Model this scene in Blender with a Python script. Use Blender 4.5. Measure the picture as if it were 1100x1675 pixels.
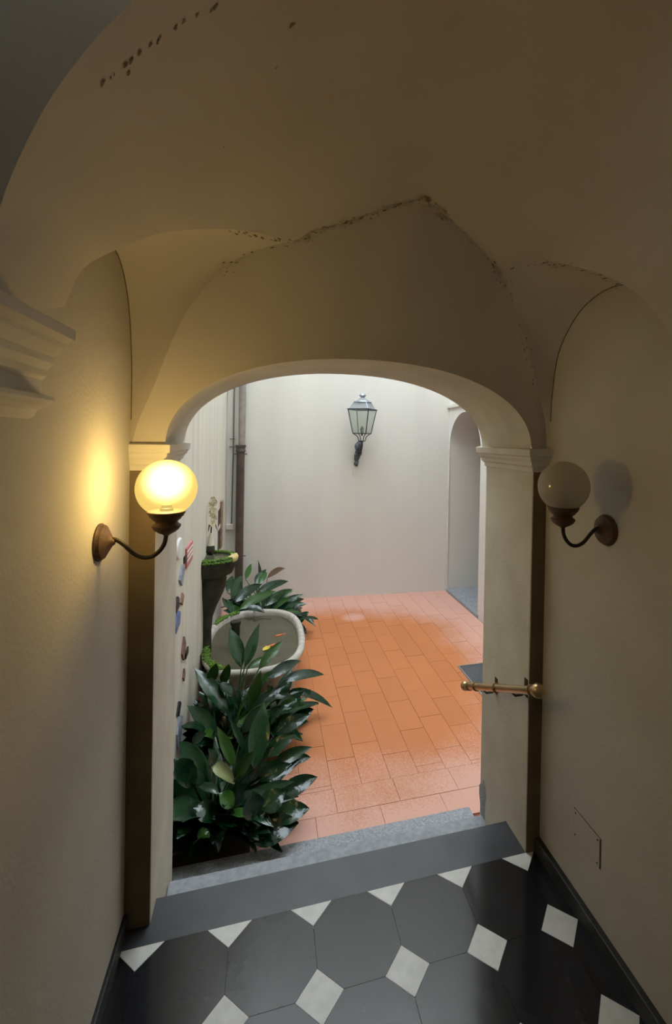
import bpy, bmesh, math, random
from mathutils import Vector, Matrix
from math import pi, sin, cos, sqrt, radians
for o in list(bpy.data.objects): bpy.data.objects.remove(o, do_unlink=True)
S = bpy.context.scene
COL = S.collection
rnd = random.Random(7)

# ------------------------------------------------------------------ camera
W, H = 1100.0, 1675.0
F, CX, CY = 747.43, 639.49, 722.98
CAM = Vector((0.38346, -1.658636, 1.69918))
RIGHT = Vector((0.96588627, -0.25836112, 0.01769858))
DOWN = Vector((0.01515871, -0.01181956, -0.99981524))
FWD = Vector((0.25852258, 0.9659761, -0.00749993))
cd = bpy.data.cameras.new('camera'); cam = bpy.data.objects.new('camera', cd); COL.objects.link(cam)
cd.sensor_fit = 'HORIZONTAL'; cd.sensor_width = 36.0; cd.lens = 36.0 * F / W
cd.shift_x = (W / 2 - CX) / W; cd.shift_y = (CY - H / 2) / W
cd.clip_start = 0.02; cd.clip_end = 100
M = Matrix.Identity(4)
for i in range(3):
    M[i][0] = RIGHT[i]; M[i][1] = -DOWN[i]; M[i][2] = -FWD[i]; M[i][3] = CAM[i]
cam.matrix_world = M
S.camera = cam

def ray(u, v): return RIGHT * ((u - CX) / F) + DOWN * ((v - CY) / F) + FWD
def hit(u, v, ax, val):
    r = ray(u, v); return CAM + r * ((val - CAM[ax]) / r[ax])

# ------------------------------------------------------------------ world, light, exposure
wd = bpy.data.worlds.new('overcast_sky'); S.world = wd; wd.use_nodes = True
bg = wd.node_tree.nodes['Background']
bg.inputs['Color'].default_value = (0.80, 0.91, 1.0, 1)
bg.inputs['Strength'].default_value = 7.4
S.view_settings.view_transform = 'Standard'; S.view_settings.look = 'None'
S.view_settings.gamma = 1.0; S.view_settings.use_curve_mapping = False
S.view_settings.exposure = 0.25
LAMP_W = 6.2

# ------------------------------------------------------------------ materials
def newmat(name):
    m = bpy.data.materials.new(name); m.use_nodes = True
    return m, m.node_tree.nodes, m.node_tree.links, m.node_tree.nodes['Principled BSDF']
def rgba(c): return (c[0], c[1], c[2], 1)
def mat(name, col, rough=.6, metal=0, var=.12, scale=8, bump=0.0, bscale=60, spec=.5, streak=0, objvar=0):
    m, N, L, P = newmat(name)
    P.inputs['Roughness'].default_value = rough; P.inputs['Metallic'].default_value = metal
    P.inputs['Specular IOR Level'].default_value = spec
    tc = N.new('ShaderNodeTexCoord'); nz = N.new('ShaderNodeTexNoise')
    nz.inputs['Scale'].default_value = scale; nz.inputs['Detail'].default_value = 6
    if streak:
        mp = N.new('ShaderNodeMapping'); mp.inputs['Scale'].default_value = (1, 1, streak)
        L.new(tc.outputs['Object'], mp.inputs['Vector']); L.new(mp.outputs['Vector'], nz.inputs['Vector'])
    else: L.new(tc.outputs['Object'], nz.inputs['Vector'])
    rp = N.new('ShaderNodeValToRGB')
    rp.color_ramp.elements[0].position = .3; rp.color_ramp.elements[1].position = .7
    rp.color_ramp.elements[0].color = rgba([c * (1 - var) for c in col])
    rp.color_ramp.elements[1].color = rgba([min(1, c * (1 + var)) for c in col])
    L.new(nz.outputs['Fac'], rp.inputs['Fac'])
    out = rp.outputs['Color']
    if objvar:
        oi = N.new('ShaderNodeObjectInfo'); hs = N.new('ShaderNodeHueSaturation')
        mr = N.new('ShaderNodeMapRange'); mr.inputs['To Min'].default_value = 1 - objvar; mr.inputs['To Max'].default_value = 1 + objvar
        L.new(oi.outputs['Random'], mr.inputs['Value']); L.new(mr.outputs['Result'], hs.inputs['Value'])
        L.new(out, hs.inputs['Color']); out = hs.outputs['Color']
    L.new(out, P.inputs['Base Color'])
    if bump:
        n2 = N.new('ShaderNodeTexNoise'); n2.inputs['Scale'].default_value = bscale; n2.inputs['Detail'].default_value = 4
        L.new(tc.outputs['Object'], n2.inputs['Vector'])
        b = N.new('ShaderNodeBump'); b.inputs['Strength'].default_value = bump; b.inputs['Distance'].default_value = .004
        L.new(n2.outputs['Fac'], b.inputs['Height']); L.new(b.outputs['Normal'], P.inputs['Normal'])
    return m

PLASTER = mat('warm_plaster', (.55, .51, .44), .9, var=.07, scale=3, bump=.25, bscale=90, spec=.2)
VAULT = mat('vault_plaster', (.53, .485, .425), .92, var=.06, scale=2.5, bump=.15, bscale=50, spec=.15)
JAMB = mat('jamb_plaster', (.60, .555, .455), .9, var=.10, scale=5, bump=.3, bscale=120, spec=.2)
STUCCO = mat('white_stucco', (.66, .62, .54), .85, var=.06, scale=9, bump=.1, spec=.2)
CWALL = mat('courtyard_plaster', (.71, .685, .64), .95, var=.05, scale=2.2, bump=.08, spec=.1, streak=.12)
CWALL_L = mat('streaked_plaster', (.66, .63, .54), .95, var=.10, scale=9, bump=.1, spec=.1, streak=.05)
SLATE = mat('black_slate', (.012, .0125, .016), .15, var=.22, scale=7, bump=.05, bscale=30, spec=.5, objvar=.22)
SLATEB = mat('slate_slab', (.058, .061, .072), .30, var=.25, scale=5, bump=.06, bscale=40, spec=.5)
MARBLE = mat('white_marble', (.62, .61, .57), .35, var=.10, scale=22, spec=.5, objvar=.06)
GROUT = mat('dark_grout', (.03, .03, .03), .9)
STONE = mat('grey_stone', (.28, .29, .31), .7, var=.2, scale=40, bump=.2, bscale=150)
KERB = mat('speckled_stone', (.30, .31, .33), .75, var=.35, scale=120, bump=.2, bscale=150)
BLACKB = mat('dark_skirting', (.022, .022, .022), .5)
IRON = mat('wrought_iron', (.045, .048, .055), .55, .5, var=.3, scale=30, bump=.2)
RUST = mat('rusty_iron', (.11, .065, .040), .6, .4, var=.35, scale=25, bump=.3, bscale=80)
RUSTD = mat('dark_bronze', (.045, .033, .025), .5, .5, var=.3, scale=25)
ZINC = mat('grey_zinc', (.36, .38, .43), .45, .7, var=.15, scale=20)
BRASS = mat('aged_brass', (.42, .30, .15), .32, 1.0, var=.15, scale=15)
MOSSY = mat('mossy_stone', (.035, .036, .024), .9, var=.6, scale=10, bump=.8, bscale=30)
MOSS = mat('green_moss', (.085, .17, .018), .95, var=.5, scale=60, bump=.8, bscale=120)
YSTONE = mat('ochre_stone', (.55, .43, .18), .8, var=.2, scale=30)
RIM = mat('pale_stone_rim', (.50, .46, .41), .7, var=.22, scale=18, bump=.3, bscale=60)
PIPE_T = mat('faded_pipe', (.30, .26, .24), .6, .1, var=.2, scale=12)
PIPE_B = mat('brown_pipe', (.085, .062, .052), .5, .2, var=.3, scale=10)
CABLE = mat('grey_cable', (.16, .15, .14), .7)
SOIL = mat('soil', (.025, .018, .012), .95, var=.6, scale=40, bump=1, bscale=80)
POT = mat('black_pot', (.014, .015, .016), .6)
WHITE = mat('white_ceramic', (.75, .75, .73), .3, var=.04)
PETAL = mat('cream_petal', (.72, .66, .48), .6, var=.12, scale=30)
PINK = mat('pink_glaze', (.55, .16, .18), .5, var=.15, scale=30)
BLUE = mat('blue_glaze', (.13, .20, .40), .4, var=.3, scale=40)
BLUEG = mat('blue_grey_glaze', (.28, .32, .40), .4, var=.3, scale=40)
BLACK = mat('plain_black', (.012, .012, .012), .5)
BROWN = mat('brown_glaze', (.22, .12, .09), .6, var=.4, scale=30)
WOODF = mat('worn_wood', (.30, .18, .12), .7, var=.3, scale=20)
FISH = mat('goldfish_skin', (.75, .16, .03), .35, var=.2, scale=30)
YLEAF = mat('yellow_leaf', (.65, .50, .06), .6, var=.2, scale=30)
FLAKE = mat('flaked_plaster', (.17, .14, .10), .95, var=.4, scale=60)
CHIP = mat('loose_paint_chip', (.46, .40, .31), .95, var=.15, scale=60)
CRACKM = mat('dust_line', (.10, .085, .06), .95, var=.5, scale=60)  # dusty creases, and the shadow painted round the cover plate
MAT_ = mat('grey_mat_fibre', (.085, .088, .095), .95, var=.6, scale=160, bump=.6, bscale=250)
FRAME = mat('mat_frame', (.32, .31, .30), .5, .6)

def leafmat(name, a, b, rough):
    m, N, L, P = newmat(name)
    tc = N.new('ShaderNodeTexCoord')
    nz = N.new('ShaderNodeTexNoise'); nz.inputs['Scale'].default_value = 14; L.new(tc.outputs['Object'], nz.inputs['Vector'])
    oi = N.new('ShaderNodeObjectInfo'); ad = N.new('ShaderNodeMath'); ad.operation = 'MULTIPLY_ADD'
    ad.inputs[1].default_value = .7; L.new(oi.outputs['Random'], ad.inputs[0])
    mu = N.new('ShaderNodeMath'); mu.operation = 'MULTIPLY'; mu.inputs[1].default_value = .3
    L.new(nz.outputs['Fac'], mu.inputs[0]); L.new(mu.outputs[0], ad.inputs[2])
    rp = N.new('ShaderNodeValToRGB'); rp.color_ramp.elements[0].color = rgba(a); rp.color_ramp.elements[1].color = rgba(b)
    L.new(ad.outputs[0], rp.inputs['Fac']); L.new(rp.outputs['Color'], P.inputs['Base Color'])
    P.inputs['Roughness'].default_value = rough; P.inputs['Specular IOR Level'].default_value = .5
    wv = N.new('ShaderNodeTexNoise'); wv.inputs['Scale'].default_value = 38; L.new(tc.outputs['Object'], wv.inputs['Vector'])
    bp = N.new('ShaderNodeBump'); bp.inputs['Strength'].default_value = .45; bp.inputs['Distance'].default_value = .005
    L.new(wv.outputs['Fac'], bp.inputs['Height']); L.new(bp.outputs['Normal'], P.inputs['Normal'])
    return m
LEAF = leafmat('aspidistra_leaf', (.004, .018, .010), (.011, .052, .016), .17)
LEAFB = leafmat('fresh_leaf', (.018, .065, .008), (.035, .11, .014), .28)
LEAFY = leafmat('yellowing_leaf', (.25, .30, .12), (.35, .34, .16), .4)
DEADL = leafmat('dry_leaf', (.10, .06, .03), (.16, .09, .05), .8)

def terracotta():
    m, N, L, P = newmat('terracotta_tile')
    geo = N.new('ShaderNodeNewGeometry'); sp = N.new('ShaderNodeSeparateXYZ'); L.new(geo.outputs['Position'], sp.inputs[0])
    def math_(op, a, b=None, c=None):
        n = N.new('ShaderNodeMath'); n.operation = op
        for i, v in enumerate((a, b, c)):
            if v is None: continue
            if isinstance(v, (int, float)): n.inputs[i].default_value = v
            else: L.new(v, n.inputs[i])
        return n.outputs[0]
    nz = N.new('ShaderNodeTexNoise'); nz.inputs['Scale'].default_value = 2.2; nz.inputs['Detail'].default_value = 5
    L.new(geo.outputs['Position'], nz.inputs['Vector'])
    n3 = N.new('ShaderNodeTexNoise'); n3.inputs['Scale'].default_value = 120; n3.inputs['Detail'].default_value = 4
    L.new(geo.outputs['Position'], n3.inputs['Vector'])
    jit = math_('ADD', math_('MULTIPLY', math_('SUBTRACT', nz.outputs['Fac'], .5), .5), math_('MULTIPLY', math_('SUBTRACT', n3.outputs['Fac'], .5), .55))
    # chalky bloom left along the edges of the yard: ellipse around the worn middle
    ex = math_('DIVIDE', math_('SUBTRACT', sp.outputs['X'], 1.05), 1.28)
    ey = math_('DIVIDE', math_('SUBTRACT', sp.outputs['Y'], 2.30), 1.42)
    p4 = lambda a: math_('POWER', math_('ABSOLUTE', a), 3.0)
    r = math_('POWER', math_('ADD', p4(ex), p4(ey)), .3333)
    fac = N.new('ShaderNodeMapRange'); fac.inputs['From Min'].default_value = .80; fac.inputs['From Max'].default_value = 1.10
    L.new(math_('ADD', r, jit), fac.inputs['Value'])
    dx = math_('DIVIDE', math_('SUBTRACT', sp.outputs['X'], 1.35), .14); dy = math_('DIVIDE', math_('SUBTRACT', sp.outputs['Y'], 3.43), .12)
    rr = math_('ADD', math_('MULTIPLY', dx, dx), math_('MULTIPLY', dy, dy))
    sp2 = N.new('ShaderNodeMapRange'); sp2.inputs['From Min'].default_value = 1.4; sp2.inputs['From Max'].default_value = .2
    sp2.inputs['To Max'].default_value = .75
    L.new(math_('ADD', rr, jit), sp2.inputs['Value'])
    fm = math_('MAXIMUM', math_('MULTIPLY', fac.outputs[0], .88), sp2.outputs[0])
    oi = N.new('ShaderNodeObjectInfo'); hs = N.new('ShaderNodeHueSaturation')
    mr = N.new('ShaderNodeMapRange'); mr.inputs['To Min'].default_value = .96; mr.inputs['To Max'].default_value = 1.04
    L.new(oi.outputs['Random'], mr.inputs['Value']); L.new(mr.outputs[0], hs.inputs['Value'])
    rp = N.new('ShaderNodeValToRGB'); rp.color_ramp.elements[0].color = (.50, .168, .058, 1); rp.color_ramp.elements[1].color = (.57, .205, .074, 1)
    L.new(nz.outputs['Fac'], rp.inputs['Fac']); L.new(rp.outputs['Color'], hs.inputs['Color'])
    mx = N.new('ShaderNodeMix'); mx.data_type = 'RGBA'
    L.new(fm, mx.inputs['Factor']); L.new(hs.outputs['Color'], mx.inputs['A']); mx.inputs['B'].default_value = (.68, .39, .32, 1)
    L.new(mx.outputs['Result'], P.inputs['Base Color'])
    P.inputs['Roughness'].default_value = .55; P.inputs['Specular IOR Level'].default_value = .35
    return m
TERRA = terracotta()
TGROUT = mat('tile_joint', (.24, .09, .05), .9, var=.3, scale=30)

def water():
    m, N, L, P = newmat('pond_water')
    P.inputs['Base Color'].default_value = (.115, .105, .07, 1); P.inputs['Roughness'].default_value = .2; P.inputs['Specular IOR Level'].default_value = .3
    tc = N.new('ShaderNodeTexCoord'); nz = N.new('ShaderNodeTexNoise'); nz.inputs['Scale'].default_value = 9
    L.new(tc.outputs['Object'], nz.inputs['Vector'])
    rp = N.new('ShaderNodeValToRGB'); rp.color_ramp.elements[0].color = (.060, .056, .032, 1); rp.color_ramp.elements[1].color = (.11, .10, .062, 1)
    L.new(nz.outputs['Fac'], rp.inputs['Fac']); L.new(rp.outputs['Color'], P.inputs['Base Color'])
    return m
WATER = water()

def frosted(name, tint, transp, diffuse):
    m, N, L, P = newmat(name); out = N['Material Output']; N.remove(P)
    t = N.new('ShaderNodeBsdfTransparent'); t.inputs['Color'].default_value = rgba(tint)
    tr = N.new('ShaderNodeBsdfTranslucent'); tr.inputs['Color'].default_value = rgba(diffuse)
    df = N.new('ShaderNodeBsdfDiffuse'); df.inputs['Color'].default_value = rgba(diffuse)
    gl = N.new('ShaderNodeBsdfGlossy'); gl.inputs['Roughness'].default_value = .12
    a = N.new('ShaderNodeMixShader'); a.inputs[0].default_value = .45; L.new(tr.outputs[0], a.inputs[1]); L.new(df.outputs[0], a.inputs[2])
    b = N.new('ShaderNodeMixShader'); b.inputs[0].default_value = transp; L.new(a.outputs[0], b.inputs[1]); L.new(t.outputs[0], b.inputs[2])
    c = N.new('ShaderNodeMixShader'); c.inputs[0].default_value = .05; L.new(b.outputs[0], c.inputs[1]); L.new(gl.outputs[0], c.inputs[2])
    L.new(c.outputs[0], out.inputs['Surface'])
    return m
GLOBE_OFF = frosted('frosted_globe', (.78, .74, .64), .26, (.62, .57, .46))
PANE = frosted('hazy_lantern_glass', (.93, .96, .94), .70, (.62, .66, .62))
PANER = frosted('roof_glass', (.93, .96, 1), .35, (.62, .66, .72))
def lit_globe():
    m, N, L, P = newmat('lit_frosted_globe'); out = N['Material Output']; N.remove(P)
    t = N.new('ShaderNodeBsdfTransparent'); t.inputs['Color'].default_value = (1, .86, .50, 1)
    e = N.new('ShaderNodeEmission'); e.inputs['Color'].default_value = (1, .72, .20, 1); e.inputs['Strength'].default_value = .95
    mx = N.new('ShaderNodeMixShader'); mx.inputs[0].default_value = .45
    L.new(e.outputs[0], mx.inputs[1]); L.new(t.outputs[0], mx.inputs[2]); L.new(mx.outputs[0], out.inputs['Surface'])
    tc = N.new('ShaderNodeTexCoord'); ln = N.new('ShaderNodeVectorMath'); ln.operation = 'DISTANCE'
    ln.inputs[1].default_value = (0, 0, .020)
    L.new(tc.outputs['Object'], ln.inputs[0])
    mr = N.new('ShaderNodeMapRange'); mr.interpolation_type = 'SMOOTHSTEP'
    mr.inputs['From Min'].default_value = .004; mr.inputs['From Max'].default_value = .080
    mr.inputs['To Min'].default_value = 160; mr.inputs['To Max'].default_value = 0
    L.new(ln.outputs['Value'], mr.inputs['Value'])
    ev = N.new('ShaderNodeEmission'); ev.inputs['Color'].default_value = (1, .86, .50, 1); L.new(mr.outputs[0], ev.inputs['Strength'])
    L.new(ev.outputs[0], out.inputs['Volume'])
    return m
GLOBE_ON = lit_globe()

# ------------------------------------------------------------------ mesh helpers
class MB:
    def __init__(self): self.v = []; self.f = []
    def add(self, vs, fs):
        b = len(self.v); self.v += [tuple(x) for x in vs]; self.f += [tuple(i + b for i in q) for q in fs]; return self
    def box(self, a, b):
        x0, y0, z0 = a; x1, y1, z1 = b
        return self.add([(x0,y0,z0),(x1,y0,z0),(x1,y1,z0),(x0,y1,z0),(x0,y0,z1),(x1,y0,z1),(x1,y1,z1),(x0,y1,z1)],
                        [(3,2,1,0),(4,5,6,7),(0,1,5,4),(1,2,6,5),(2,3,7,6),(3,0,4,7)])
    def prism(self, poly, z0, z1):
        n = len(poly)
        return self.add([(x, y, z0) for x, y in poly] + [(x, y, z1) for x, y in poly],
            [tuple(range(n - 1, -1, -1)), tuple(range(n, 2 * n))] + [(i, (i + 1) % n, n + (i + 1) % n, n + i) for i in range(n)])
    def grid(self, rows, close=False):
        n = len(rows[0]); vs = [p for r in rows for p in r]; fs = []
        for i in range(len(rows) - 1):
            for j in range(n if close else n - 1):
                k = (j + 1) % n; fs.append((i * n + j, i * n + k, (i + 1) * n + k, (i + 1) * n + j))
        return self.add(vs, fs)
    def lathe(self, prof, c=(0, 0, 0), n=24, sx=1, sy=1):
        rows = [[(c[0] + r * sx * cos(2 * pi * j / n), c[1] + r * sy * sin(2 * pi * j / n), c[2] + z) for j in range(n)] for r, z in prof]
        b = len(self.v); self.grid(rows, True)
        self.f.append(tuple(b + j for j in range(n - 1, -1, -1))); e = b + (len(rows) - 1) * n
        self.f.append(tuple(e + j for j in range(n)))
        return self
    def tube(self, pts, r, n=8):
        pts = [Vector(p) for p in pts]; rr = r if isinstance(r, (list, tuple)) else [r] * len(pts)
        rows = []; up = Vector((0.13, 0.31, 0.94))
        for i, p in enumerate(pts):
            t = (pts[min(i + 1, len(pts) - 1)] - pts[max(i - 1, 0)]).normalized()
            a = t.cross(up)
            if a.length < .05: a = t.cross(Vector((1, 0, 0)))
            a.normalize(); b = t.cross(a); up = -b if False else up
            rows.append([tuple(p + (a * cos(2 * pi * j / n) + b * sin(2 * pi * j / n)) * rr[i]) for j in range(n)])
        b0 = len(self.v); self.grid(rows, True)
        self.f.append(tuple(b0 + j for j in range(n - 1, -1, -1))); e = b0 + (len(rows) - 1) * n
        self.f.append(tuple(e + j for j in range(n)))
        return self
    def sphere(self, c, r, n=20, m=12, sz=(1, 1, 1)):
        prof = [(max(r * sin(pi * i / m), 1e-4), -r * cos(pi * i / m)) for i in range(m + 1)]
        rows = [[(c[0] + q * sz[0] * cos(2 * pi * j / n), c[1] + q * sz[1] * sin(2 * pi * j / n), c[2] + z * sz[2]) for j in range(n)] for q, z in prof]
        return self.grid(rows, True)
    def build(self, name, m, parent=None, smooth=False, bevel=0, fix=True):
        me = bpy.data.meshes.new(name); me.from_pydata(self.v, [], self.f)
        if fix:
            bm = bmesh.new(); bm.from_mesh(me); bmesh.ops.remove_doubles(bm, verts=bm.verts, dist=1e-5)
            bmesh.ops.recalc_face_normals(bm, faces=bm.faces); bm.to_mesh(me); bm.free()
        me.materials.append(m)
        o = bpy.data.objects.new(name, me); COL.objects.link(o)
        if smooth:
            me.polygons.foreach_set('use_smooth', [True] * len(me.polygons))
            try: me.set_sharp_from_angle(angle=radians(smooth if smooth is not True else 50))
            except Exception: pass
        if bevel:
            b = o.modifiers.new('bevel', 'BEVEL'); b.width = bevel; b.segments = 2; b.limit_method = 'ANGLE'
        if parent: setpar(o, parent)
        return o
def setpar(o, p):
    o.parent = p; o.matrix_parent_inverse = Matrix.Translation(p.location).inverted()
def tag(o, label=None, cat=None, group=None, kind=None):
    if label: o['label'] = label
    if cat: o['category'] = cat
    if group: o['group'] = group
    if kind: o['kind'] = kind
    return o
def thing(name, loc, label, cat, group=None):
    o = bpy.data.objects.new(name, None); COL.objects.link(o); o.location = loc; o.empty_display_size = .05
    return tag(o, label, cat, group)
def struct(o, label=None, cat=None): return tag(o, label, cat, None, 'structure')
def spline(pts, n):
    pts = [Vector(p) for p in pts]; P = [pts[0] * 2 - pts[1]] + pts + [pts[-1] * 2 - pts[-2]]
    out = []
    for s in range(len(pts) - 1):
        a, b, c, d = P[s:s + 4]
        for k in range(n):
            t = k / n
            out.append(.5 * ((2 * b) + (c - a) * t + (2 * a - 5 * b + 4 * c - d) * t * t + (3 * b - a - 3 * c + d) * t ** 3))
    out.append(pts[-1]); return out
def resample(pts, n):
    d = [0]
    for a, b in zip(pts, pts[1:]): d.append(d[-1] + (b - a).length)
    out = []; j = 0
    for i in range(n):
        t = d[-1] * i / (n - 1)
        while j < len(d) - 2 and d[j + 1] < t: j += 1
        q = (t - d[j]) / max(d[j + 1] - d[j], 1e-9); out.append(pts[j].lerp(pts[j + 1], min(max(q, 0), 1)))
    return out

# ------------------------------------------------------------------ key dimensions
T = .28                       # pitch of the floor tiles
D = .2643                     # half diagonal of a white inset, in tiles
XL, XR = -.07, 1.497          # passage walls
ZC = -.33                     # courtyard floor
XCL, XCR = -.10, 2.72         # courtyard side walls
YF = lambda x: 4.205 - .0525 * (x + .1)     # courtyard far wall
TOP = 8.0                     # courtyard wall tops
BACK = -4.4
SPR = 1.66

# ------------------------------------------------------------------ passage floor
fl = MB().box((XL - .02, BACK, -.40), (XR + .02, .0, -.012)).build('floor', GROUT)
struct(fl, 'glossy black octagon tile landing with white diamond insets', 'floor')
def clip(poly, x0, x1, y1):
    def half(p, f):
        o = []
        for i in range(len(p)):
            a, b = p[i], p[(i + 1) % len(p)]; fa, fb = f(a), f(b)
            if fa >= 0: o.append(a)
            if (fa >= 0) != (fb >= 0):
                t = fa / (fa - fb); o.append((a[0] + (b[0] - a[0]) * t, a[1] + (b[1] - a[1]) * t))
        return o
    for f in (lambda q: q[0] - x0, lambda q: x1 - q[0], lambda q: y1 - q[1]):
        p2 = half(poly, f); poly = p2
        if len(poly) < 3: return None
    return poly
def shrink(poly, g):
    cx = sum(p[0] for p in poly) / len(poly); cy = sum(p[1] for p in poly) / len(poly)
    o = []
    for x, y in poly:
        l = math.hypot(x - cx, y - cy); k = (l - g) / l if l > g else 1; o.append((cx + (x - cx) * k, cy + (y - cy) * k))
    return o
def tile(name, poly, m):
    poly = clip(poly, XL + .004, 5.2643 * T, -.0008)
    if not poly or len(poly) < 3: return
    area = abs(sum(poly[i][0] * poly[(i + 1) % len(poly)][1] - poly[(i + 1) % len(poly)][0] * poly[i][1] for i in range(len(poly)))) / 2
    if area < 2e-5: return
    MB().prism(shrink(poly, .0007), -.0125, 0).build(name, m, fl)
for r in range(0, 9):
    for k in range(-1, 6):
        x0, x1, y1, y0 = k, k + 1, -r, -r - 1
        oc = [(x0 + D, y0), (x1 - D, y0), (x1, y0 + D), (x1, y1 - D), (x1 - D, y1), (x0 + D, y1), (x0, y1 - D), (x0, y0 + D)]
        tile('octagon_tile', [(a * T, b * T) for a, b in oc], SLATE)
    for k in range(-1, 7):
        dm = [(k - D, -r), (k, -r - D), (k + D, -r), (k, -r + D)]
        tile('diamond_tile', [(a * T, b * T) for a, b in dm], MARBLE)
MB().box((XL, BACK, -.0125), (5.2643 * T, -9 * T, 0)).build('plain_slab', SLATEB, fl)
struct(MB().prism([(XL, -.0006), (1.497, -.0006), (1.435, .0), (1.435, .160), (.012, .160), (.012, .075), (XL, .075)], -.16, 0).build('landing_edge_slab', SLATEB, bevel=.004),
       'wide dark slate slab edging the landing above the steps', 'stone slab')
st = MB().box((.012, .150, -.33), (1.435, .396, -.16)).build('stone_step', STONE, bevel=.005)
struct(st, 'grey stone step just below the slate landing', 'step')
kb = MB().box((-.10, .386, -.40), (1.47, .612, -.295)).build('stone_kerb', KERB, bevel=.006)
struct(kb, 'speckled grey stone kerb meeting the terracotta tiles', 'kerb')

# ------------------------------------------------------------------ passage walls
struct(MB().box((XL - .35, BACK, -.4), (XL, .08, 2.75)).build('wall_left', PLASTER), 'warm plaster passage wall carrying the lit globe lamp', 'wall')
struct(MB().box((XR, BACK, -.4), (XR + .4, .02, 2.75)).build('wall_right', PLASTER), 'greyish plaster passage wall carrying the unlit globe lamp', 'wall')
struct(MB().box((XL - .35, BACK - .2, -.4), (XR + .4, BACK, 2.95)).build('wall_back', PLASTER), 'plaster wall closing the passage', 'wall')
struct(MB().box((1.474, BACK, -.01), (XR + .001, -.0008, .058)).build('baseboard_right', BLACKB, bevel=.003), 'low black stone skirting under the unlit lamp wall', 'baseboard')
struct(MB().box((XL - .001, BACK, -.01), (XL + .012, .068, .058)).build('baseboard_left', BLACKB, bevel=.003), 'low black stone skirting under the lit lamp wall', 'baseboard')

# ------------------------------------------------------------------ arch wall: jambs, capitals, soffit, courtyard face
JLp = [(-.42, .07), (.012, .07), (.005, .50), (-.42, .50)]
JRp = [(1.435, 0), (1.9, 0), (1.9, .42), (1.435, .42)]
wa = MB().prism(JLp, -.40, 1.64).build('wall_arch', JAMB, bevel=.006)
struct(wa, 'plaster archway wall opening onto the tiled courtyard', 'archway')
rj = MB().prism(JRp, -.40, 1.64).build('jamb', JAMB, wa, bevel=.006)
rj['label'] = 'plaster jamb carrying the brass handrail'
# opening arch curves
def archc(x0, x1, ya, yb, n=40, rise=.335, spr=SPR):
    c, a = (x0 + x1) / 2, (x1 - x0) / 2
    out = []
    for i in range(n + 1):
        th = pi - pi * i / n; ct, s_ = cos(th), sin(th)
        x = c + a * (abs(ct) ** .92) * (1 if ct > 0 else -1); z = spr + rise * (max(s_, 0) ** .92)
        out.append(Vector((x, ya + (yb - ya) * (x - x0) / (x1 - x0), z)))
    return out
AF = archc(.038, 1.425, .070, .0); AB = archc(.030, 1.412, .50, .42)
MB().grid([[a.lerp(b, t) for a, b in zip(AF, AB)] for t in (0, .33, .66, 1)]).build('arch_soffit', JAMB, wa, smooth=True)
# courtyard side of the wall (facing the yard), a strip around the hole up to the roof
rows = [[tuple(p) for p in AB], [(XCL - .3 + (XCR + .6 - XCL) * i / 40, .50 - .08 * i / 40 * 2, TOP) for i in range(41)]]
mb = MB().grid(rows)
mb.add([(XCL - .3, .5, TOP), (XCL - .3, .5, -.4), (.002, .5, -.4), (.002, .5, 1.66), (.030, .5, 1.66)], [(0, 1, 2, 3, 4)])
mb.add([(XCR + .3, .34, TOP), (XCR + .3, .34, -.4), (1.438, .42, -.4), (1.438, .42, 1.66), (1.412, .42, 1.66)], [(0, 1, 2, 3, 4)])
mb.build('courtyard_face', CWALL, wa)
# capitals
PROF = [(0, 1.570), (.006, 1.572), (.008, 1.590), (.020, 1.598), (.022, 1.612), (.034, 1.622), (.036, 1.634), (.045, 1.638), (.046, 1.664), (.03, 1.668)]
def capital(name, left):
    rows = []
    for o, z in PROF:
        if left: r = [(-.2, .07 - o * .5), (.012 + o, .07 - o * .5), (.005 + o, .50 + o * .5), (-.2, .50 + o * .5)]
        else: r = [(1.7, .0 - o), (1.435 - o, .0 - o), (1.435 - o, .42 + o * .5), (1.7, .42 + o * .5)]
        rows.append([(x, y, z) for x, y in r])
    m = MB().grid(rows, True); n = len(m.v); m.f.append((n - 4, n - 3, n - 2, n - 1))
    return m.build(name, STUCCO)
struct(capital('trim_1', True), 'moulded white capital on the jamb behind the lit globe', 'capital')
struct(capital('trim_2', False), 'moulded white capital on the jamb above the brass handrail', 'capital')
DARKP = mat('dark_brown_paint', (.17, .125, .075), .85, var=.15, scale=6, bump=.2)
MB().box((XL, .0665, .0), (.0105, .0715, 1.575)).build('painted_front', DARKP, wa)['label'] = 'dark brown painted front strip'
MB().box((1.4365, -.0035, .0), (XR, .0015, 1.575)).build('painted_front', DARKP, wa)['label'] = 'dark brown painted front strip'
# bare cement on the foot of the right jamb
mb = MB(); pts = []
for i in range(18):
    a = 2 * pi * i / 18; q = 1 + .18 * sin(3 * a + 1) + .1 * sin(5 * a)
    pts.append((1.4345, .385 + .035 * q * cos(a), -.08 + .105 * q * sin(a)))
mb.add(pts + [(1.431, .385, -.08)], [(i, (i + 1) % 18, 18) for i in range(18)])
o = mb.build('bare_cement_patch', KERB, wa); o['label'] = 'grey cement patch where plaster has broken away'

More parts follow.
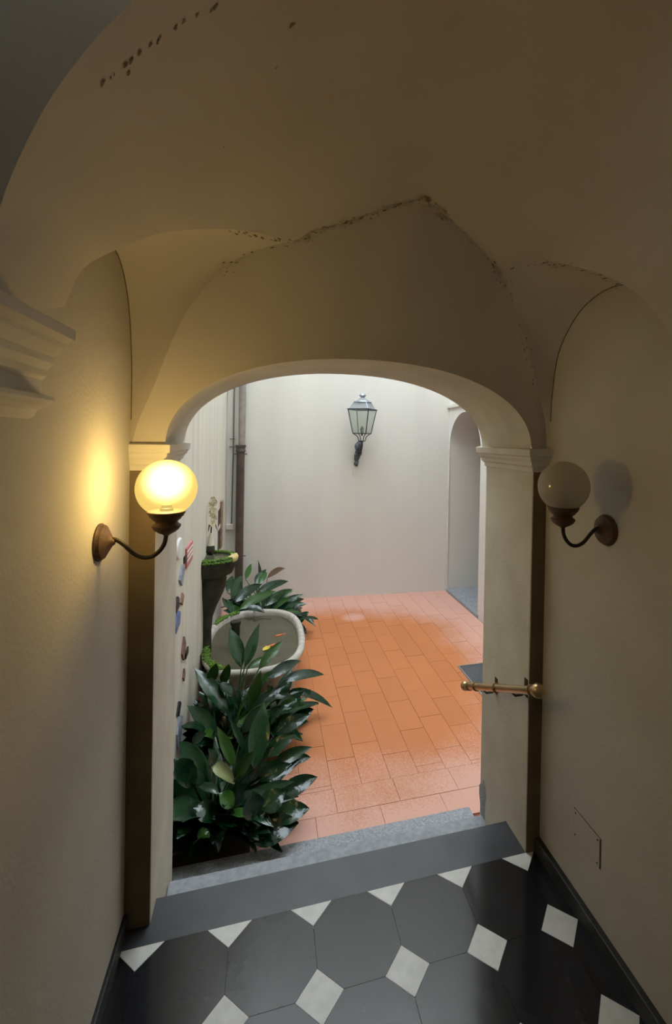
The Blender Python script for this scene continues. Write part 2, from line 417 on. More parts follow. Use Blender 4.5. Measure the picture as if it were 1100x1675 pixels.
# ------------------------------------------------------------------ vault
V3 = lambda L: [Vector(p) for p in L]
K = (.872, -.2, 2.504); JL = (.454, -.08, 2.357); JR = (1.225, -.088, 2.337)
FLc, FRc = (XL, .07, 1.64), (XR, .0, 1.64)
gL = spline(V3([FLc, (-.045, .062, 1.741), (-.002, .05, 1.845), (.098, .022, 2.095), (.216, -.012, 2.252), (.335, -.046, 2.325), JL]), 8)
gLK = spline(V3([JL, (.56, -.11, 2.402), (.67, -.142, 2.442), (.77, -.17, 2.480), K]), 6)
gKR = spline(V3([K, (.94, -.178, 2.487), (1.047, -.144, 2.440), (1.14, -.115, 2.392), JR]), 6)
gR = spline(V3([JR, (1.343, -.05, 2.145), (1.435, -.021, 1.905), (1.485, -.002, 1.78), FRc]), 10)
bL = spline(V3([(XL, -.46, 1.985), (-.041, -.439, 2.083), (.012, -.40, 2.146), (.073, -.356, 2.205), (.123, -.32, 2.243), (.253, -.226, 2.307), (.356, -.151, 2.338), JL]), 6)
bR = spline(V3([JR, (1.27, -.184, 2.342), (1.311, -.273, 2.318), (1.357, -.373, 2.267), (1.403, -.472, 2.201), (1.445, -.561, 2.108), (1.473, -.622, 1.991), (XR, -.66, 1.90)]), 6)
# front web, from the arch edge up to the groins
gL, gLK, gKR, gR = resample(gL, 25), resample(gLK, 21), resample(gKR, 17), resample(gR, 21)
bL, bR = resample(bL, 25), resample(bR, 21)
top = gL + gLK[1:] + gKR[1:] + gR[1:]; n = len(top)
low = resample([Vector((XL, .07, 1.64)), Vector((0., .07, 1.645))] + AF + [Vector((1.45, .0, 1.645)), Vector((XR, 0, 1.64))], n)
# same x-share for both curves
def byx(c, x):
    for a, b in zip(c, c[1:]):
        if (a.x - x) * (b.x - x) <= 0 and abs(b.x - a.x) > 1e-9: return a.lerp(b, (x - a.x) / (b.x - a.x))
    return c[-1]
rows = []
for j in range(17):
    t = j / 16; r = []
    for a, b in zip(low, top):
        w = b - a
        r.append(Vector((a.x + w.x * t, a.y + w.y * (t ** 1.8), a.z + w.z * t)))
    rows.append(r)
ce = MB()
crease = bL + gLK[1:] + gKR[1:] + bR[1:]
NP = V3([(XL, -.735, 1.90), (-.060, -.745, 2.00), (-.051, -.755, 2.078), (.011, -.785, 2.204), (.085, -.825, 2.293), (.181, -.868, 2.378),
         (.32, -.93, 2.455), (.52, -1.0, 2.52), (.75, -1.05, 2.55), (1.0, -1.08, 2.51), (1.22, -1.1, 2.40), (1.4, -1.1, 2.2), (1.47, -1.1, 2.05), (XR, -1.1, 1.90)])
near = resample(spline(NP, 8), n)
rb = []
for j in range(13):
    t = j / 12
    rb.append([Vector(((a.lerp(b, t)).x, (a.lerp(b, t)).y, (a.lerp(b, t)).z + .05 * sin(pi * t) * (sin(pi * i / (n - 1)) ** .8))) for i, (a, b) in enumerate(zip(crease, near))])
ce.grid(rb)
ceil = ce.build('ceiling', VAULT, smooth=80)
struct(ceil, 'plaster groin vault with flaking creases over the passage', 'vault')
MB().grid(rows).build('vault_web', VAULT, ceil, smooth=80)
# side webs: wall arch to groin
wl = spline(V3([(XL, .07, 1.64), (XL, .072, 1.80), (XL, .068, 1.95), (XL, .03, 2.115), (XL, -.04, 2.215), (XL, -.13, 2.25), (XL, -.25, 2.22), (XL, -.37, 2.13), (XL, -.46, 1.985)]), 6)
wr = spline(V3([(XR, .0, 1.64), (XR, -.022, 1.78), (XR, -.03, 1.88), (XR, -.065, 2.047), (XR, -.156, 2.158), (XR, -.256, 2.211), (XR, -.361, 2.222), (XR, -.46, 2.19), (XR, -.56, 2.08), (XR, -.66, 1.90)]), 6)
def web(w, g, bulge):
    n = len(g); w = resample(w, n); rows = []
    for j in range(9):
        t = j / 8; rows.append([a.lerp(b, t) + Vector((0, 0, bulge * sin(pi * t) * sin(pi * i / (n - 1)))) for i, (a, b) in enumerate(zip(w, g))])
    MB().grid(rows).build('vault_web', VAULT, ceil, smooth=80)
web(wl, gL + bL[::-1][1:], .015)
web(wr, (gR[::-1] + bR[1:]), .015)
# near face of the transverse arch, and the higher ceiling before it
MB().grid([[tuple(p) for p in near], [(XL - .3 + (XR - XL + .6) * i / (n - 1), near[i].y - .0, 2.96) for i in range(n)]]).build('transverse_arch_face', VAULT, ceil, smooth=80)
MB().box((XL - .5, BACK - .2, 2.94), (XR + .5, .5, 3.1)).build('upper_ceiling', VAULT, ceil)

MB().lathe([(.013, -.012), (.016, -.008), (.016, .004), (.010, .02)], (K[0] + .004, K[1], K[2] - .004), 16).build('keystone_knob', CHIP, ceil, smooth=40)
# corbel capital on the left wall under the transverse arch
CP = [(.0, 1.725), (.012, 1.730), (.020, 1.742), (.050, 1.752), (.058, 1.760), (.058, 1.768), (.030, 1.772), (.030, 1.800),
      (.040, 1.806), (.042, 1.818), (.056, 1.830), (.058, 1.842), (.078, 1.858), (.082, 1.866), (.100, 1.872), (.102, 1.890), (.0, 1.900)]
rows = []
for o, z in CP: rows.append([(XL - .05, -.615 + o * .55, z), (XL + o, -.615 + o * -.6, z), (XL + o, -1.25 - o, z), (XL - .05, -1.25 - o, z)])
struct(MB().grid(rows, True).build('trim_3', STUCCO), 'stepped plaster corbel capital under the dark transverse arch', 'cornice')

# peeling paint along the creases
def chips(name, curves, m, count, sz, off, spread):
    mb = MB()
    for c, cnt in zip(curves, count):
        for _ in range(cnt):
            i = rnd.randrange(len(c) - 1); p = c[i].lerp(c[i + 1], rnd.random())
            d = (c[i + 1] - c[i]).normalized()
            p = p + Vector((rnd.gauss(0, spread), rnd.gauss(0, spread * .5), -off - abs(rnd.gauss(0, spread * .25))))
            nrm = (CAM - p).normalized(); nrm = (nrm + Vector((0, 0, -1))).normalized()
            a = (d - nrm * d.dot(nrm)).normalized(); b = nrm.cross(a)
            s = sz * rnd.uniform(.4, 1.5); k = 6; vs = []
            for q in range(k):
                an = 2 * pi * q / k; rr = rnd.uniform(.4, 1)
                vs.append(p + a * cos(an) * s * rr * 1.7 + b * sin(an) * s * rr * .6 + nrm * rnd.uniform(0, .25) * s)
            mb.add(vs, [tuple(range(k))])
    o = mb.build(name, m, ceil, fix=False); o['kind'] = 'stuff'
cr1 = gLK; cr2 = gKR
chips('flaked_plaster', [gLK, gKR, gR[:13], bR[:13], bL[17:], gL[17:]], FLAKE, [70, 36, 40, 34, 26, 16], .0042, .004, .016)
chips('paint_chips', [gLK, gKR, gR[:11], bR[:12]], CHIP, [60, 40, 30, 20], .006, .005, .018)
from mathutils.bvhtree import BVHTree
bvh = BVHTree.FromPolygons([Vector(p) for p in ce.v], ce.f)
mb = MB()
for u, v in ((168, 134), (180, 126), (186, 121), (205, 104), (214, 98), (210, 118), (228, 86), (246, 72), (258, 66), (262, 58), (287, 44), (300, 34), (322, 24), (345, 16), (352, 10), (452, 110), (478, 40), (366, 240)):
    p, nr, _, _ = bvh.ray_cast(CAM, ray(u, v).normalized())
    if p is None: continue
    if nr.dot(ray(u, v)) > 0: nr = -nr
    a = Vector((.7, -.7, .2)); a = (a - nr * a.dot(nr)).normalized(); b = nr.cross(a); sz = rnd.uniform(.002, .006)
    mb.add([p + nr * (.001 + rnd.uniform(0, .001)) + (a * cos(q) * 1.6 + b * sin(q) * .7) * sz * rnd.uniform(.4, 1.1) for q in [2 * pi * k / 8 for k in range(8)]], [tuple(range(8))])
o = mb.build('flaked_plaster', FLAKE, ceil, fix=False); o['kind'] = 'stuff'
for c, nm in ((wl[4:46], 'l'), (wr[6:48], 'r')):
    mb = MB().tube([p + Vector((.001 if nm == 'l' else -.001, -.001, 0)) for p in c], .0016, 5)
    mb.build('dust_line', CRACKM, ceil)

# ------------------------------------------------------------------ courtyard shell
fc = MB().box((XCL - .3, .40, -.55), (XCR + 1.6, 4.6, ZC - .008)).build('floor_courtyard', TGROUT)
struct(fc, 'terracotta tiled courtyard floor with a pale chalky bloom at its edges', 'floor')
cw, cl = .1765, .353
def brick(x0, y0, x1, y1):
    x0, x1 = max(x0, XCL), min(x1, XCR); y0 = max(y0, .60); y1 = min(y1, 4.2)
    if x1 - x0 < .012 or y1 - y0 < .012: return
    g = .0011
    key = (round(x1 - x0, 3), round(y1 - y0, 3))
    if key not in brick.cache:
        w, h = x1 - x0 - 2 * g, y1 - y0 - 2 * g
        ob = MB().box((-w / 2, -h / 2, -.02), (w / 2, h / 2, 0)).build('terracotta_tile', TERRA)
        brick.cache[key] = ob.data; bpy.data.objects.remove(ob)
    o = bpy.data.objects.new('terracotta_tile', brick.cache[key]); COL.objects.link(o)
    o.parent = fc; o.location = ((x0 + x1) / 2, (y0 + y1) / 2, ZC + rnd.uniform(-.0006, .0006))
    o.rotation_euler = (rnd.gauss(0, .0006), rnd.gauss(0, .0006), 0)
brick.cache = {}
for r in range(2):
    y = .60 + r * cw
    for k in range(-1, 9): brick(XCL + k * cl + (.17 if r else .05), y, XCL + (k + 1) * cl + (.17 if r else .05), y + cw)
ys = .60 + 2 * cw
for k in range(17):
    x = -.115 + k * cw; off = (.5 if k % 2 else 0) * cl + .03 * ((k * 7) % 3)
    for j in range(-1, 11): brick(x, max(ys + j * cl + off, ys), x + cw, ys + (j + 1) * cl + off)
mb = MB().prism([(XCL - .3, YF(XCL - .3)), (XCR + 1.6, YF(XCR + 1.6)), (XCR + 1.6, 4.7), (XCL - .3, 4.7)], -.5, 6.6)
wb = struct(mb.build('wall_courtyard_back', CWALL), 'pale courtyard wall with faint stains behind the lantern', 'wall')
wcl = struct(MB().box((XCL - .3, .50, -.5), (XCL, 4.25, 5.0)).build('wall_courtyard_left', CWALL_L), 'streaked courtyard wall beside the plants and fountain', 'wall')
# right courtyard wall with an arched passage
A0, A1, AS, AR = 3.10, 4.03, 1.58, .465
pr = [(A0, ZC)] + [((A0 + A1) / 2 - AR * cos(pi * i / 24), AS + AR * sin(pi * i / 24)) for i in range(25)] + [(A1, ZC)]
mb = MB()
arc = pr[1:-1]
mb.grid([[(XCR, y, z) for y, z in arc], [(XCR, A0 + (A1 - A0) * i / 24, TOP) for i in range(25)]])
mb.add([(XCR, .34, -.5), (XCR, A0, -.5), (XCR, A0, TOP), (XCR, .34, TOP)], [(0, 1, 2, 3)])
mb.add([(XCR, A1, -.5), (XCR, 4.2, -.5), (XCR, 4.2, TOP), (XCR, A1, TOP)], [(0, 1, 2, 3)])
mb.grid([[(x, y, z) for y, z in pr] for x in (XCR, XCR + .7, XCR + 1.4)])
mb.add([(XCR + 1.4, A0 - .1, -.5), (XCR + 1.4, 4.3, -.5), (XCR + 1.4, 4.3, TOP), (XCR + 1.4, A0 - .1, TOP)], [(0, 1, 2, 3)])
wcr = struct(mb.build('wall_courtyard_right', CWALL, smooth=30), 'courtyard wall with a small arched recess', 'wall')
struct(MB().box((XCR - .012, A0 - .02, ZC - .05), (XCR + 1.4, A1, ZC + .04)).build('stone_threshold', STONE, bevel=.012), 'raised grey stone threshold under the small arch', 'threshold')
MB().tube([(XCR - .002, A1 - .004, ZC + .04), (XCR - .002, A1 - .004, AS)], .012, 8).build('corner_bead', STUCCO, wcr)
MB().box((XCR - .03, 3.2, 2.12), (XCR, 4.08, 2.16)).build('moulding', STUCCO, wcr)
# ------------------------------------------------------------------ wall lamps
def wall_lamp(base, sgn, lit, label):
    # base: centre of the wall plate on the wall; sgn: direction of the arm along X
    t = thing('wall_lamp', base, label, 'lamp', 'globe wall lamps of the passage')
    B = Vector(base); reach = .172 * 1.0
    rows = []
    for r, d in ((.052, 0), (.053, .004), (.049, .008), (.047, .014), (.036, .020), (.026, .026), (.012, .034), (.008, .040)):
        rows.append([(B.x + sgn * d, B.y + r * cos(2 * pi * j / 28), B.z + r * sin(2 * pi * j / 28)) for j in range(28)])
    m = MB().grid(rows, True); m.f.append(tuple(range(len(m.v) - 28, len(m.v)))); m.build('wall_plate', RUST, t, smooth=35)
    P = [(.025, .008), (.045, .004), (.065, -.012), (.088, -.036), (.112, -.048), (.136, -.046), (.156, -.030), (.168, -.008), (reach, .020)]
    MB().tube([tuple(p) for p in spline([(B.x + sgn * d, B.y, B.z + z) for d, z in P], 5)], .0062, 10).build('arm', RUSTD, t, smooth=60)
    c = (B.x + sgn * reach, B.y, B.z)
    cup = [(.006, .012), (.010, .016), (.022, .022), (.033, .030), (.038, .038), (.039, .043), (.033, .047), (.030, .051), (.031, .055), (.038, .060), (.042, .067), (.046, .069), (.047, .074), (.050, .077), (.051, .083), (.044, .085)]
    MB().lathe(cup, c, 32).build('cup', RUST, t, smooth=40)
    R = .082; g = (c[0], c[1], c[2] + .150)
    prof = []
    for i in range(25):
        a = -pi / 2 + .62 + (pi - .62) * i / 24; prof.append((max(R * cos(a), 1e-4), R * sin(a)))
    ob = MB()
    rows = [[(r * cos(2 * pi * j / 40), r * sin(2 * pi * j / 40), z) for j in range(40)] for r, z in prof]
    ob.grid(rows, True); ob.f.append(tuple(range(39, -1, -1)))
    o = ob.build('globe', GLOBE_ON if lit else GLOBE_OFF, None, smooth=60)
    o.location = g; setpar(o, t)
    MB().lathe([(.018, -.072), (.018, -.058), (.015, -.056), (.014, -.048)], g, 16).build('socket', RUSTD, t, smooth=40)
    if lit:
        l = bpy.data.lights.new('bulb_light', 'POINT'); l.energy = LAMP_W; l.color = (1, .79, .47); l.shadow_soft_size = .03
        lo = bpy.data.objects.new('bulb_light', l); COL.objects.link(lo); lo.location = (g[0], g[1], g[2] + .012); setpar(lo, t)
    else:
        MB().sphere((g[0], g[1], g[2] - .005), .026, 16, 10, (1, 1, 1.25)).build('bulb', PETAL, t, smooth=80)
    return t
wall_lamp((XL, -.218, 1.395), 1, True, 'lit yellow glass globe lamp on a curved iron arm')
wall_lamp((XR, -.354, 1.402), -1, False, 'unlit frosted glass globe lamp on a curved iron arm')

# ------------------------------------------------------------------ brass handrail on the right jamb
a = Vector((1.365, .462, .455)); b = Vector((1.365, -.172, .772))
hr = thing('handrail', (1.435, .15, .60), 'short sloping brass handrail fixed to the archway jamb', 'handrail')
d = (b - a).normalized()
MB().tube([a, b], .0155, 20).build('rail', BRASS, hr, smooth=40)
for p, r in ((a, .024), (b, .026)):
    MB().sphere(p, r, 24, 14).build('end_ball', BRASS, hr, smooth=80)
for q in (.07, .19, .50, .93):
    p = a.lerp(b, q); MB().tube([p - d * .006, p - d * .003, p + d * .003, p + d * .006], [.017, .021, .021, .017], 20).build('ring', BRASS, hr, smooth=40)
for q in (.30, .70):
    p = a.lerp(b, q)
    br = MB().tube([p + Vector((0, 0, -.012)), p + Vector((.02, 0, -.03)), p + Vector((.05, 0, -.03)), p + Vector((.069, 0, -.012))], .005, 8).build('bracket', RUSTD, hr, smooth=60)
    MB().box((1.4325, p.y - .012, p.z - .04), (1.4352, p.y + .012, p.z + .035)).build('bracket_plate', RUSTD, br)

# ------------------------------------------------------------------ cover plate on the right wall
cp = thing('cover_plate', (XR, -.287, .25), 'painted rectangular cover plate screwed to the wall near the skirting', 'cover plate')
MB().box((XR - .004, -.356, .25), (XR + .001, -.222, .347)).build('plate', PLASTER, cp, bevel=.001)
MB().box((XR - .0015, -.360, .247), (XR + .001, -.219, .350)).build('painted_gap_shadow', CRACKM, cp)  # dark rim painted in as the shadow around the plate
for y, z in ((-.347, .259), (-.347, .338), (-.231, .259), (-.231, .338)):
    MB().tube([(XR - .0055, y, z), (XR - .003, y, z)], .0032, 8).build('screw', RUSTD, cp)

# ------------------------------------------------------------------ lantern on the far wall
LY = 3.84
LX = hit(593, 690, 1, LY).x; zz = lambda v: hit(593, v, 1, LY).z
ln = thing('wall_lantern', (LX, YF(LX), zz(760)), 'grey metal street lantern with glass panes on an ornate bracket', 'lantern')
zt, zb, zr, zr2, zf, zc = zz(670), zz(709), zz(658), zz(652), zz(643), zz(722)
rt, rb_ = .188, .120; NS = 4; ph = radians(-79)
def ring(r, z, k=NS): return [Vector((LX + r * cos(ph + 2 * pi * i / k), LY + r * sin(ph + 2 * pi * i / k), z)) for i in range(k)]
tr_, br_ = ring(rt, zt), ring(rb_, zb); r1, r2 = ring(rt * .88, zt + .006), ring(rt * .60, zr)
for i in range(NS):
    j = (i + 1) % NS
    MB().tube([tr_[i], br_[i]], .0062, 6).build('upright', IRON, ln)
    MB().tube([tr_[i], tr_[j]], .0085, 6).build('rail', IRON, ln)
    MB().tube([br_[i], br_[j]], .0062, 6).build('rail', IRON, ln)
    MB().add([tr_[i], tr_[j], br_[j], br_[i]], [(0, 1, 2, 3)]).build('glass_pane', PANE, ln)
    MB().tube([r1[i], r2[i]], .0048, 6).build('roof_bar', ZINC, ln)
    MB().add([r1[i], r1[j], r2[j], r2[i]], [(0, 1, 2, 3)]).build('roof_pane', PANER, ln)
    MB().tube([r2[i], r2[j]], .005, 6).build('roof_rail', ZINC, ln)
    c = Vector((LX, LY, 0)); o = (tr_[i] - c); o.z = 0; o.normalize()
    MB().tube([tr_[i], tr_[i] + o * .022 + Vector((0, 0, .003))], [.005, .001], 6).build('spike', IRON, ln)
    MB().tube([r2[i], r2[i] + Vector((0, 0, .018))], [.004, .001], 6).build('spike', ZINC, ln)
    bo = (br_[i] - c); bo.z = 0; bo.normalize(); q = Vector((LX, LY, 0))
    MB().tube(spline([br_[i], q + bo * .085 + Vector((0, 0, zb - .02)), q + bo * .055 + Vector((0, 0, zb - .045)), q + bo * .04 + Vector((0, 0, zc + .006)), q + bo * .008 + Vector((0, 0, zc))], 4), .0055, 6).build('scroll_leg', IRON, ln, smooth=60)
h = zr2 - zr; hf = zf - zr2
MB().lathe([(rt * .60, 0), (rt * .58, .006), (rt * .36, h * .5), (rt * .22, h), (rt * .16, h * 1.15), (.022, h + hf * .15), (.024, h + hf * .3), (.038, h + hf * .42), (.042, h + hf * .55), (.036, h + hf * .8), (.02, h + hf * .95), (.003, h + hf)], (LX, LY, zr), 20).build('cap', ZINC, ln, smooth=40)
MB().lathe([(.010, 0), (.012, .03), (.022, .05), (.020, .065), (.026, .085), (.012, .105), (.005, .12)], (LX, LY, zb - .03), 12).build('lamp_holder', IRON, ln, smooth=50)
wy = YF(LX)
stem = [(LX, LY, zc + .01), (LX, LY, zc - .05), (LX - .005, LY + .03, zc - .11), (LX - .01, LY + .10, zc - .18), (LX - .01, wy - .05, zc - .25), (LX - .01, wy - .012, zc - .32)]
MB().tube(spline(stem, 5), .013, 10).build('stem', IRON, ln, smooth=60)
ORN = mat('weathered_lead', (.13, .14, .17), .5, .5, var=.45, scale=45, bump=.8, bscale=70)
bo = MB()
for i in range(26):
    t = i / 25; x = LX - .012 + rnd.uniform(-.020, .020); z = zc - .045 - .25 * t
    y = (LY + .12) * (1 - t) + (wy - .02) * t + rnd.uniform(-.018, .018)
    bo.sphere((x, min(y, wy - .012), z), (.018 if i % 2 else .034) * (1.15 - .5 * t), 8, 6, (1, 1.2, 1.3))
bo.build('ornament', ORN, ln, smooth=80)
MB().box((LX - .032, wy - .012, zc - .32), (LX + .010, wy + .002, zc - .12)).build('wall_plate', ORN, ln, bevel=.01)
p = hit(581, 772, 1, wy)
tag(MB().box((p.x - .028, YF(p.x) - .004, p.z - .05), (p.x + .028, YF(p.x) + .002, p.z + .05)).build('filled_patch', STUCCO, bevel=.001), 'small pale filled rectangle on the wall below the lantern', 'patch')

# ------------------------------------------------------------------ drain pipe and cable
py = 4.11; px = hit(393, 800, 1, py).x; zj = hit(393, 733, 1, py).z
dp = thing('drain_pipe', (px, py, ZC), 'brown drain pipe with a paler upper length in the yard corner', 'pipe')
MB().tube([(px, py, ZC - .02), (px, py, zj + .02)], .047, 16).build('lower_pipe', PIPE_B, dp, smooth=60)
MB().tube([(px + .012, py, zj), (px + .012, py, 5.8)], .040, 16).build('upper_pipe', PIPE_T, dp, smooth=60)
MB().lathe([(.05, -.05), (.058, -.045), (.058, -.025), (.054, -.02), (.054, .01), (.062, .015), (.062, .035), (.05, .04)], (px, py, zj), 20).build('collar', PIPE_B, dp, smooth=40)
for z in (zj - .07, .25):
    c = MB().tube([(px - .075, py + .01, z), (px + .075, py + .01, z)], .006, 6).build('clamp', RUSTD, dp)
cx_ = hit(383, 700, 1, 4.185).x; zend = hit(379, 862, 1, 4.185).z
cb = thing('wall_cable', (cx_, 4.19, zend), 'thin grey cable running down to a junction box beside the pipe', 'cable')
MB().tube([(cx_, 4.188, 5.7), (cx_ - .003, 4.188, 1.6), (cx_ - .012, 4.188, zend)], .0085, 8).build('cable', CABLE, cb)
MB().box((cx_ - .075, 4.165, zend - .03), (cx_ + .012, 4.215, zend + .035)).build('junction_box', STUCCO, cb, bevel=.004)
for v in (718, 731): 
    z = hit(383, v, 1, 4.185).z; MB().box((cx_ - .05, 4.184, z - .005), (cx_ + .018, 4.205, z + .005)).build('clip', CABLE, cb)

# ------------------------------------------------------------------ mat on the yard floor
mt = thing('floor_mat', (2.36, 1.75, ZC), 'dark speckled mat in a thin metal frame on the terracotta tiles', 'mat')
MB().box((2.062, 1.42, ZC), (2.66, 2.10, ZC + .006)).build('pile', MAT_, mt)
for a_, b_ in (((2.05, 1.41), (2.062, 2.112)), ((2.66, 1.41), (2.672, 2.112)), ((2.062, 1.41), (2.66, 1.42)), ((2.062, 2.10), (2.66, 2.112))):
    MB().box((a_[0], a_[1], ZC - .001), (b_[0], b_[1], ZC + .009)).build('frame_bar', FRAME, mt)

# ------------------------------------------------------------------ fountain
fx, fy, ax_, by_ = .300, 2.39, .400, .605
ft = thing('wall_fountain', (fx, fy, ZC), 'mossy stone wall fountain with a raised bowl above a rounded pond', 'fountain')
def se(k, n=56, e=2.7):
    o = []
    for i in range(n):
        t = 2 * pi * i / n; c, s_ = cos(t), sin(t)
        o.append((fx + (ax_ + k) * abs(c) ** (2 / e) * (1 if c > 0 else -1), fy + (by_ + k) * abs(s_) ** (2 / e) * (1 if s_ > 0 else -1)))
    return o
def ringrows(L): return [[(max(x, XCL + .002), y, z) for x, y in se(k)] for k, z in L]
MB().grid(ringrows([(-.06, ZC), (-.05, -.2), (-.02, -.10), (-.005, -.05), (-.005, -.045), (-.045, -.045), (-.055, -.15)]), True).build('basin', RIM, ft, smooth=50)
MB().grid(ringrows([(-.005, -.05), (.010, -.04), (.012, -.018), (.004, -.004), (-.012, .002), (-.030, -.002), (-.042, -.016), (-.045, -.05)]), True).build('rim', RIM, ft, smooth=70)
m = MB(); wv = [(max(x, XCL + .002), y, -.050) for x, y in se(-.04)]; m.add(wv, [tuple(range(len(wv)))]); m.build('water', WATER, ft)
FY = 2.28
ex = lambda u, v: hit(u, v, 1, FY).x - XCL; ez = lambda v: hit(350, v, 1, FY).z
bc = Vector((XCL, FY, ez(910)))
QY = .78
def half(prof, c, n=24):
    rows = [[(c[0] + .001 + r * cos(-pi / 2 + pi * j / n), c[1] + QY * r * sin(-pi / 2 + pi * j / n), z) for j in range(n + 1)] for r, z in prof]
    m = MB().grid(rows); b = (len(rows) - 1) * (n + 1); m.f.append(tuple(b + j for j in range(n + 1))); return m
half([(ex(u, v), ez(v)) for u, v in ((347, 1088), (346, 1060), (346, 1030), (348, 1008), (355, 990), (365, 970), (370, 957), (371, 946), (369, 937), (362, 930))], (XCL, FY)).build('pedestal', MOSSY, ft, smooth=50)
rb0 = ex(389, 910)
half([(rb0 * .84, ez(937)), (rb0 * .90, ez(930)), (rb0 * .97, ez(924)), (rb0, ez(919)), (rb0 * 1.01, ez(913)), (rb0 * .97, ez(909)), (rb0 * .80, ez(909)), (rb0 * .74, ez(913)), (.02, ez(914))], (XCL, FY)).build('bowl', MOSSY, ft, smooth=40)
half([(rb0 * .76, ez(912)), (.01, ez(911.9))], (XCL, FY)).build('bowl_water', WATER, ft)
bc.z = ez(909)
m = MB()
def moss(m, pts, r0, n):
    for _ in range(n):
        i = rnd.randrange(len(pts) - 1); p = pts[i].lerp(pts[i + 1], rnd.random())
        r = r0 * rnd.uniform(.5, 1.3)
        m.sphere((p.x + rnd.gauss(0, r0), p.y + rnd.gauss(0, r0), p.z + rnd.gauss(0, r0 * .3)), r, 6, 4, (1.1, 1.1, .7))
def arcp(a0, a1, r, z, n=24): return [bc + Vector((r * cos(a0 + (a1 - a0) * i / n), QY * r * sin(a0 + (a1 - a0) * i / n), z)) for i in range(n + 1)]
moss(m, arcp(radians(-86), radians(-28), rb0 * .88, .0), .0085, 260)
moss(m, arcp(radians(-86), radians(-34), rb0 * .99, -.015), .008, 200)
moss(m, arcp(radians(10), radians(86), rb0 * .86, .0), .008, 200)
sr = [Vector((max(x, XCL + .01), y, .002)) for x, y in se(-.02)]
moss(m, sr[17:25], .010, 260); moss(m, sr[29:39], .011, 340)
o = m.build('moss', MOSS, ft, smooth=80, fix=False); o['kind'] = 'stuff'; o['label'] = 'bright green moss on the bowl and pond rim'
m = MB().grid([[bc + Vector((r * cos(a) + .001, QY * r * sin(a), z)) for a in [radians(-30 + 42 * i / 10) for i in range(11)]] for r, z in ((rb0 * 1.0, -.040), (rb0 * 1.02, -.014), (rb0 * .985, .005), (rb0 * .80, .005))])
m.build('bare_rim', YSTONE, ft, smooth=80)
sp_ = hit(385, 1060, 2, -.05)
MB().lathe([(.052, -.09), (.050, 0), (.042, .04), (.036, .09), (.034, .19), (.042, .20), (.042, .222), (.02, .226)], (sp_.x, sp_.y, -.05), 16).build('spout_post', MOSSY, ft, smooth=45)

# goldfish
def fish(u, v, ang, sz, label):
    p = hit(u, v, 2, -.046); dr = Vector((cos(ang), sin(ang), 0)); sd = Vector((-sin(ang), cos(ang), 0))
    t = thing('goldfish', p, label, 'fish', 'goldfish in the pond')
    rows = []
    for q, w in ((-.5, .02), (-.4, .10), (-.2, .19), (.05, .24), (.28, .20), (.42, .12), (.5, .02)):
        c = p + dr * q * sz
        rows.append([c + sd * cos(2 * pi * j / 10) * w * sz * .75 + Vector((0, 0, sin(2 * pi * j / 10) * w * sz * .4)) for j in range(10)])
    MB().grid(rows, True).build('body', FISH, t, smooth=80)
    e = p - dr * .46 * sz
    MB().add([e, e - dr * .35 * sz + sd * .22 * sz + Vector((0, 0, .003)), e - dr * .2 * sz + Vector((0, 0, .001)), e - dr * .35 * sz - sd * .22 * sz + Vector((0, 0, .003)),
              e + Vector((0, 0, .004)), e - dr * .2 * sz + Vector((0, 0, .004))], [(0, 1, 2), (0, 2, 3), (4, 1, 5), (4, 5, 3)]).build('tail', FISH, t)
fish(457, 1039, radians(200), .075, 'orange goldfish swimming alone near the pale pond rim')
fish(447, 1055, radians(20), .085, 'red-orange goldfish beside the floating yellow leaf')
def flat_leaf(name, p, ang, l, w, m, label, cat):
    dr = Vector((cos(ang), sin(ang), 0)); sd = Vector((-sin(ang), cos(ang), 0)); rows = []
    for i in range(7):
        t = i / 6; ww = w * sin(pi * min(t * .96 + .03, 1)) ** .8; c = p + dr * l * (t - .5)
        rows.append([c - sd * ww + Vector((0, 0, .006)), c + Vector((0, 0, .001)), c + sd * ww + Vector((0, 0, .006))])
    return tag(MB().grid(rows).build(name, m, None, smooth=80), label, cat)
flat_leaf('floating_leaf', hit(436, 1061, 2, -.044), 1.0, .09, .026, YLEAF, 'yellow fallen leaf floating on the pond', 'leaf')
tw = hit(428, 1014, 2, -.04)
tag(MB().tube([tw + Vector((-.07, -.01, 0)), tw + Vector((0, .012, .008)), tw + Vector((.09, 0, 0))], .005, 6).build('floating_twig', RUSTD), 'dark twig lying on the pond water', 'twig')

